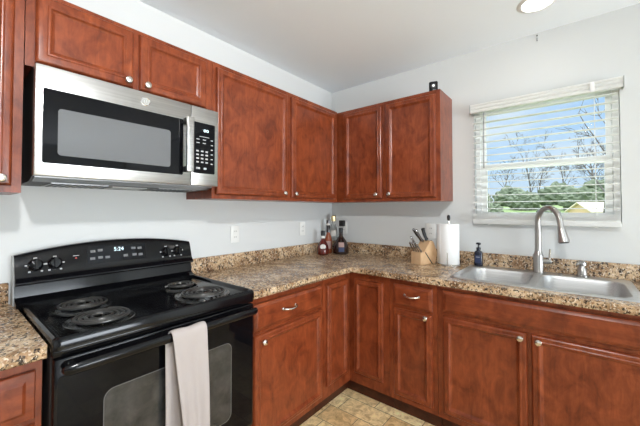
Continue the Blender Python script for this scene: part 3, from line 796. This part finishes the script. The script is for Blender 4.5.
# liquor bottles in the corner
def bottle(x, y, prof, mat, name, label, extra=()):
    t = Thing(name, label, 'bottle', (x, y, CT))
    g = t.part('glass', lathe(BM(), [(r_, CT + h_) for r_, h_ in prof], (x, y, 0), 'z', 28), mat)
    for (nm, pr_, mt) in extra:
        t.part(nm, lathe(BM(), [(r_, CT + h_) for r_, h_ in pr_], (x, y, 0), 'z', 24, nm != 'label'), mt)
    return t
def front_label(t, x, y, z0, z1, hw, rad, mat, ang, name='label'):
    bm = BM(); A = math.asin(min(.95, hw / rad)); n = 8; rows = []
    for i in range(n + 1):
        s = -1 + 2 * i / n; a = ang + A * s; hh = math.sqrt(max(.02, 1 - s * s * .9)) if name == 'oval_label' else 1
        c = (z0 + z1) / 2; q = (z1 - z0) / 2 * hh
        rows.append(ring(bm, [(x + rr * cos(a), y + rr * sin(a), CT + zz) for rr, zz in ((rad, c - q), (rad, c + q), (rad + .0015, c + q), (rad + .0015, c - q))]))
    for a, b in zip(rows, rows[1:]): bridge(bm, a, b)
    cap(bm, rows[0], True); cap(bm, rows[-1]); t.part('label', bm, mat)
VA = math.atan2(-2.25, 1.75)    # towards the viewer
b1x, b1y = .115, -.290
t = bottle(b1x, b1y, [(.046, 0), (.053, .006), (.054, .03), (.048, .075), (.030, .112), (.0165, .130), (.0155, .150)], 'rglass', 'liquor_bottle',
  'short dark red bottle with white oval label and black cap, leftmost in the corner', [('neck_band', [(.0165, .143), (.0172, .160), (.0165, .165)], 'label'), ('cap', [(.017, .165), (.0205, .169), (.0205, .205), (.017, .209)], 'blackm')])
front_label(t, b1x, b1y, .050, .094, .024, .0490, 'label', VA, 'oval_label')
b2x, b2y = .088, -.175
t = bottle(b2x, b2y, [(.030, 0), (.034, .005), (.034, .120), (.026, .150), (.017, .175), (.016, .195)], 'amber', 'liquor_bottle',
  'tall slim amber bottle with dark neck, behind the short red bottle', [('neck_sleeve', [(.0172, .188), (.0180, .250), (.017, .254)], 'bglass'), ('neck_band', [(.0175, .254), (.0175, .268)], 'label'), ('cap', [(.0190, .268), (.0190, .298), (.016, .302)], 'bglass')])
front_label(t, b2x, b2y, .040, .110, .024, .0345, 'labelp', VA)
b3x, b3y = .080, -.085
t = bottle(b3x, b3y, [(.036, 0), (.040, .005), (.040, .190), (.034, .220), (.020, .255), (.0165, .268), (.0165, .285)], 'clear', 'liquor_bottle',
  'tall clear glass bottle with gold stopper at the back of the corner', [('stopper', [(.0165, .285), (.022, .290), (.022, .335), (.016, .342)], 'gold')])
front_label(t, b3x, b3y, .15, .205, .022, .0405, 'label', VA)
b4x, b4y = .215, -.155
t = bottle(b4x, b4y, [(.062, 0), (.070, .006), (.071, .035), (.066, .075), (.050, .115), (.030, .142), (.019, .158), (.0165, .205)], 'bglass', 'liquor_bottle',
  'wide dark round-shouldered bottle with long neck, rightmost in the corner', [('cap', [(.0185, .190), (.0190, .228), (.016, .232)], 'blackm')])
front_label(t, b4x, b4y, .066, .108, .024, .0690, 'labelp', VA); front_label(t, b4x, b4y, .026, .064, .024, .0718, 'labelb', VA)

# ------------------------------------------------------------ outlets
def outlet(u, z, wall, label, gang=1, plug=False, switch=False):
    t = Thing('wall_outlet', label, 'outlet', (u, 0, z), wall)
    hw = .036 if gang == 1 else .058
    t.part('cover_plate', box(BM(), u - hw, u + hw, -.006, -.0005, z - .0585, z + .0585, .003), 'plate')
    for k_ in ((-.023, .023) if gang == 2 else (0,)):
        for dz in (.020, -.020):
            fc = t.part('socket', prism(BM(), rrect(u + k_ - .016, u + k_ + .016, z + dz - .014, z + dz + .014, .008), FRONT, -.0085, -.005), 'plate')
            b_m = BM()
            for dx in (-.006, .006): box(b_m, u + k_ + dx - .0012, u + k_ + dx + .0012, -.0089, -.008, z + dz - .004, z + dz + .006)
            t.part('slots', b_m, 'slot', fc)
    return t
outlet(-1.148, 1.139, 'left', 'white outlet above the backsplash nearest the range')
outlet(-.440, 1.145, 'left', 'white outlet on the stove wall nearest the corner bottles')
outlet(.145, 1.140, 'back', 'white outlet behind the dark round bottle with a black plug in it')
outlet(.972, 1.143, 'back', 'white outlet between the knife block and the paper towels')
single('plug_adapter', box(BM(), .112, .166, -.044, -.0092, 1.155, 1.210, .006), 'blackm', 'square black plug adapter in the outlet above the dark bottle', 'plug')

# ------------------------------------------------------------ blind
bl = Thing('window_blind', 'white horizontal faux-wood blind hanging open in front of the kitchen window', 'blind', (1.67, -.03, 1.21))
BX0, BX1 = 1.279, 2.066
hr = bl.part('headrail', box(BM(), BX0 + .004, BX1 - .004, -.0515, -.001, 2.006, 2.058, .003), 'slat')
va = BM(); prism(va, [(-.060, 2.004), (-.056, 2.000), (-.052, 2.004), (-.052, 2.060), (-.061, 2.060), (-.061, 2.050), (-.056, 2.046), (-.056, 2.040), (-.060, 2.036), (-.060, 2.028), (-.055, 2.024), (-.055, 2.018), (-.060, 2.014)], SIDE, BX0, BX1); bl.part('valance', va, 'slat', ang=20)
for x in (BX0 - .0065, BX1 + .0005): bl.part('end_cap', box(BM(), x, x + .006, -.061, -.002, 2.000, 2.062, .002), 'gray', hr)
bl.part('valance_clip', box(BM(), 1.925, 1.947, -.0628, -.0612, 2.000, 2.056, .0006), 'white', hr)
sl = BM(); NSL = 15; zt, zb_ = 1.975, 1.318
for i in range(NSL):
    z = zt + (zb_ - zt) * i / (NSL - 1)
    prism(sl, [(-.056, z - .0025), (-.030, z + .0002), (-.006, z - .0012), (-.006, z + .0016), (-.030, z + .003), (-.056, z + .0003)], SIDE, BX0 + .012, BX1 - .020)
bl.part('slats', sl, 'slat')
sl = BM()
for i in range(7):
    z = 1.2485 + i * .0052; box(sl, BX0 + .012, BX1 - .020, -.056, -.006, z, z + .0032)
bl.part('stacked_slats', sl, 'slat')
bl.part('bottom_rail', box(BM(), BX0 + .010, BX1 - .018, -.060, -.006, 1.212, 1.247, .004, 3), 'slat')
for x in (1.385, 1.945):
    c = BM()
    for y in (-.0585, -.0035): tube(c, [(x, y, 1.245), (x, y, 2.008)], .0009, 6)
    bl.part('ladder_cord', c, 'slat')
for x in (1.385, 1.945):
    bl.part('cord_button', lathe(BM(), [(.001, 0), (.008, .001), (.008, .004), (.001, .006)], (x, -.033, 1.205), 'z', 14), 'slat')
bl.part('tilt_wand', tube(BM(), [(1.368, -.066, 1.99), (1.366, -.072, 1.97), (1.365, -.072, 1.60)], .0032, 8), 'wand')

# ------------------------------------------------------------ small things on wall, cabinet and ceiling
t = Thing('security_camera', 'small black camera with round lens on top of the window-wall cabinet', 'camera', (1.072, -.215, 2.1505), radians(18))
t.part('base', box(BM(), -.022, .022, -.02, .02, .0, .010, .004), 'blackm')
t.part('housing', box(BM(), -.030, .030, -.016, .016, .0105, .085, .009, 3), 'black')
t.part('lens_ring', lathe(BM(), [(.021, 0), (.021, .004), (.014, .005), (.012, .002)], (0, -.0155, .052), 'y', 24), 'blackm')
t.part('lens', lathe(BM(), [(.0095, .0), (.009, .005), (.001, .007)], (0, -.0155, .052), 'y', 18), 'led')
t = Thing('wall_hook', 'tiny dark screw hook high on the wall above the window', 'hook', (1.673, -.001, 2.43))
t.part('screw', lathe(BM(), [(.0045, 0), (.004, .004), (.001, .006)], (1.673, -.0008, 2.452), 'y', 10), 'blackm')
t.part('anchor', lathe(BM(), [(.005, 0), (.004, .003), (.001, .004)], (1.673, -.0008, 2.434), 'y', 10), 'gray')
t.part('hook', tube(BM(), [(1.673, -.001, 2.418), (1.673, -.008, 2.418), (1.673, -.012, 2.422)], .0022, 8), 'blackm')
LX, LY = 1.702, -.372
t = Thing('ceiling_light', 'round white recessed ceiling light near the window wall', 'ceiling light', (LX, LY, H))
t.part('trim_ring', lathe(BM(), [(.072, H - .002), (.076, H - .008), (.090, H - .006), (.098, H - .0004), (.072, H - .0004)], (LX, LY, 0), 'z', 40, False), 'white')
t.part('lens', lathe(BM(), [(.001, H - .005), (.06, H - .005), (.073, H - .004), (.073, H - .001), (.001, H - .001)], (LX, LY, 0), 'z', 40, False), 'lens')
lamp('ceiling_light_lamp', 'SPOT', (LX, LY, H - .03), .8, (1, .98, .95), .06, (0, 0, 0), spot=radians(150))

# ------------------------------------------------------------ outdoors
def height(x, y):
    k = max(0, min(1, (y - 11) / 16)); k = k * k * (3 - 2 * k)
    return -.55 + k * 2.3 + .2 * sin(x * .35 + y * .2) * k
bm = BM(); N = 40; G = []
for i in range(N + 1):
    row = []
    for j in range(N + 1):
        x = -45 + 90 * i / N; y = .3 + 60 * j / N; row.append(bm.verts.new((x, y, height(x, y))))
    G.append(row)
for i in range(N):
    for j in range(N): bm.faces.new((G[i][j], G[i + 1][j], G[i + 1][j + 1], G[i][j + 1]))
single('lawn', bm, 'grass', kind='structure', ang=80)
def tree(x, y, h_, rad, seed, label, lean=0.0, depth=4, kf=.42):
    rnd = random.Random(seed); bm = BM()
    def grow(p, d, L, r0, lv):
        n = 4; pts = [p]; dd = d.copy()
        for i in range(n):
            dd = (dd + Vector((rnd.uniform(-.14, .14), rnd.uniform(-.14, .14), .03 if lv else .0))).normalized(); pts.append(pts[-1] + dd * L / n)
        rr = [r0 * (1 - .55 * i / n) for i in range(n + 1)]
        tube(bm, pts, rr, 6 if lv < 2 else 4, False)
        if lv >= depth: return
        for k in range(6 if lv == 0 else 4):
            s = rnd.uniform(.35, 1) if lv else .3 + .7 * k / 5
            i = min(n, max(1, int(round(s * n))))
            a = rnd.uniform(0, 2 * pi); t_ = (pts[i] - pts[i - 1]).normalized()
            side = t_.orthogonal().normalized(); side.rotate(Matrix.Rotation(a, 3, t_))
            nd = (t_ * .75 + side * rnd.uniform(.5, .95) + Vector((0, 0, .15))).normalized()
            grow(pts[i], nd, L * rnd.uniform(kf, kf + .15), max(.010, rr[i] * .55), lv + 1)
    grow(Vector((x, y, height(x, y) - .1)), Vector((lean, 0, 1)).normalized(), h_, rad, 0)
    single('bare_tree', bm, 'bark', label, 'tree', 'bare trees beyond the yard' if label.startswith('leafless') else None)
tree(2.62, 12.2, 4.9, .085, 5, 'nearest bare tree with dark trunk seen at the right of the window', -.02, 3, .30)
LAB = 'leafless tree among the bare trees on the bank beyond the window'
for k, (x, y, h_, s_) in enumerate(((-6.0, 32, 4.0, 11), (-1.2, 32.5, 3.8, 12), (3.2, 32, 3.6, 13), (7.6, 33, 3.8, 14), (-13, 34, 3.8, 15), (1.2, 38, 4.2, 16), (-4.2, 38.5, 4.0, 17), (6, 39, 4.2, 18), (-9.5, 39, 4, 19), (-1.6, 43.5, 4.4, 20), (4, 44, 4.4, 21))):
    tree(x, y, h_, .075, s_, LAB, random.uniform(-.06, .06), 4)
for row, (y0_, R0_) in enumerate(((19.5, .5), (23.5, .75), (27.5, .9))):
  for k in range(8):
    R0 = R0_ * random.uniform(.9, 1.08)
    x = -11 + 2.95 * k + 1.3 * (row % 2) + random.uniform(-.1, .1); y = y0_ + random.uniform(-.3, .3)
    bm = BM(); bmesh.ops.create_icosphere(bm, subdivisions=4, radius=1)
    rnd = random.Random(k + 10 * row); ph = [rnd.uniform(0, 6) for _ in range(6)]
    for v in bm.verts:
        d_ = v.co.normalized()
        q = 1 + .14 * sin(5 * d_.x + ph[0]) * sin(5 * d_.y + ph[1]) + .10 * sin(11 * d_.z + ph[2]) * sin(12 * d_.x + ph[3]) + rnd.uniform(-.09, .09)
        v.co = Vector((d_.x * R0 * 1.35 * q, d_.y * R0 * q, d_.z * R0 * 1.05 * q)) + Vector((x, y, height(x, y) + R0 * .7))
    single('evergreen_shrub', bm, 'hedge', 'dark green shrub in the hedge across the yard beyond the window', 'shrub', 'shrubs along the bank', ang=10)
# shed
gz = height(2.0, 15.2) - .3
t = Thing('garden_shed', 'tan garden shed with gabled roof seen low through the window', 'shed', (2.02, 14.9, gz), radians(-53))
ev, ap, L_ = 1.24 - gz, 1.60 - gz, 3.6
t.part('walls', prism(BM(), [(-.62, 0), (.62, 0), (.62, ev), (0, ap - .05), (-.62, ev)], FRONT, 0, L_), 'shedw')
rf = BM(); prism(rf, [(-.70, ev - .05), (0, ap - .02), (.70, ev - .05), (.70, ev), (0, ap + .03), (-.70, ev)], FRONT, -.10, L_ + .1); t.part('roof', rf, 'shedr')
t.part('door', box(BM(), -.28, .28, -.02, -.001, .3, ev - .05), 'shedw')
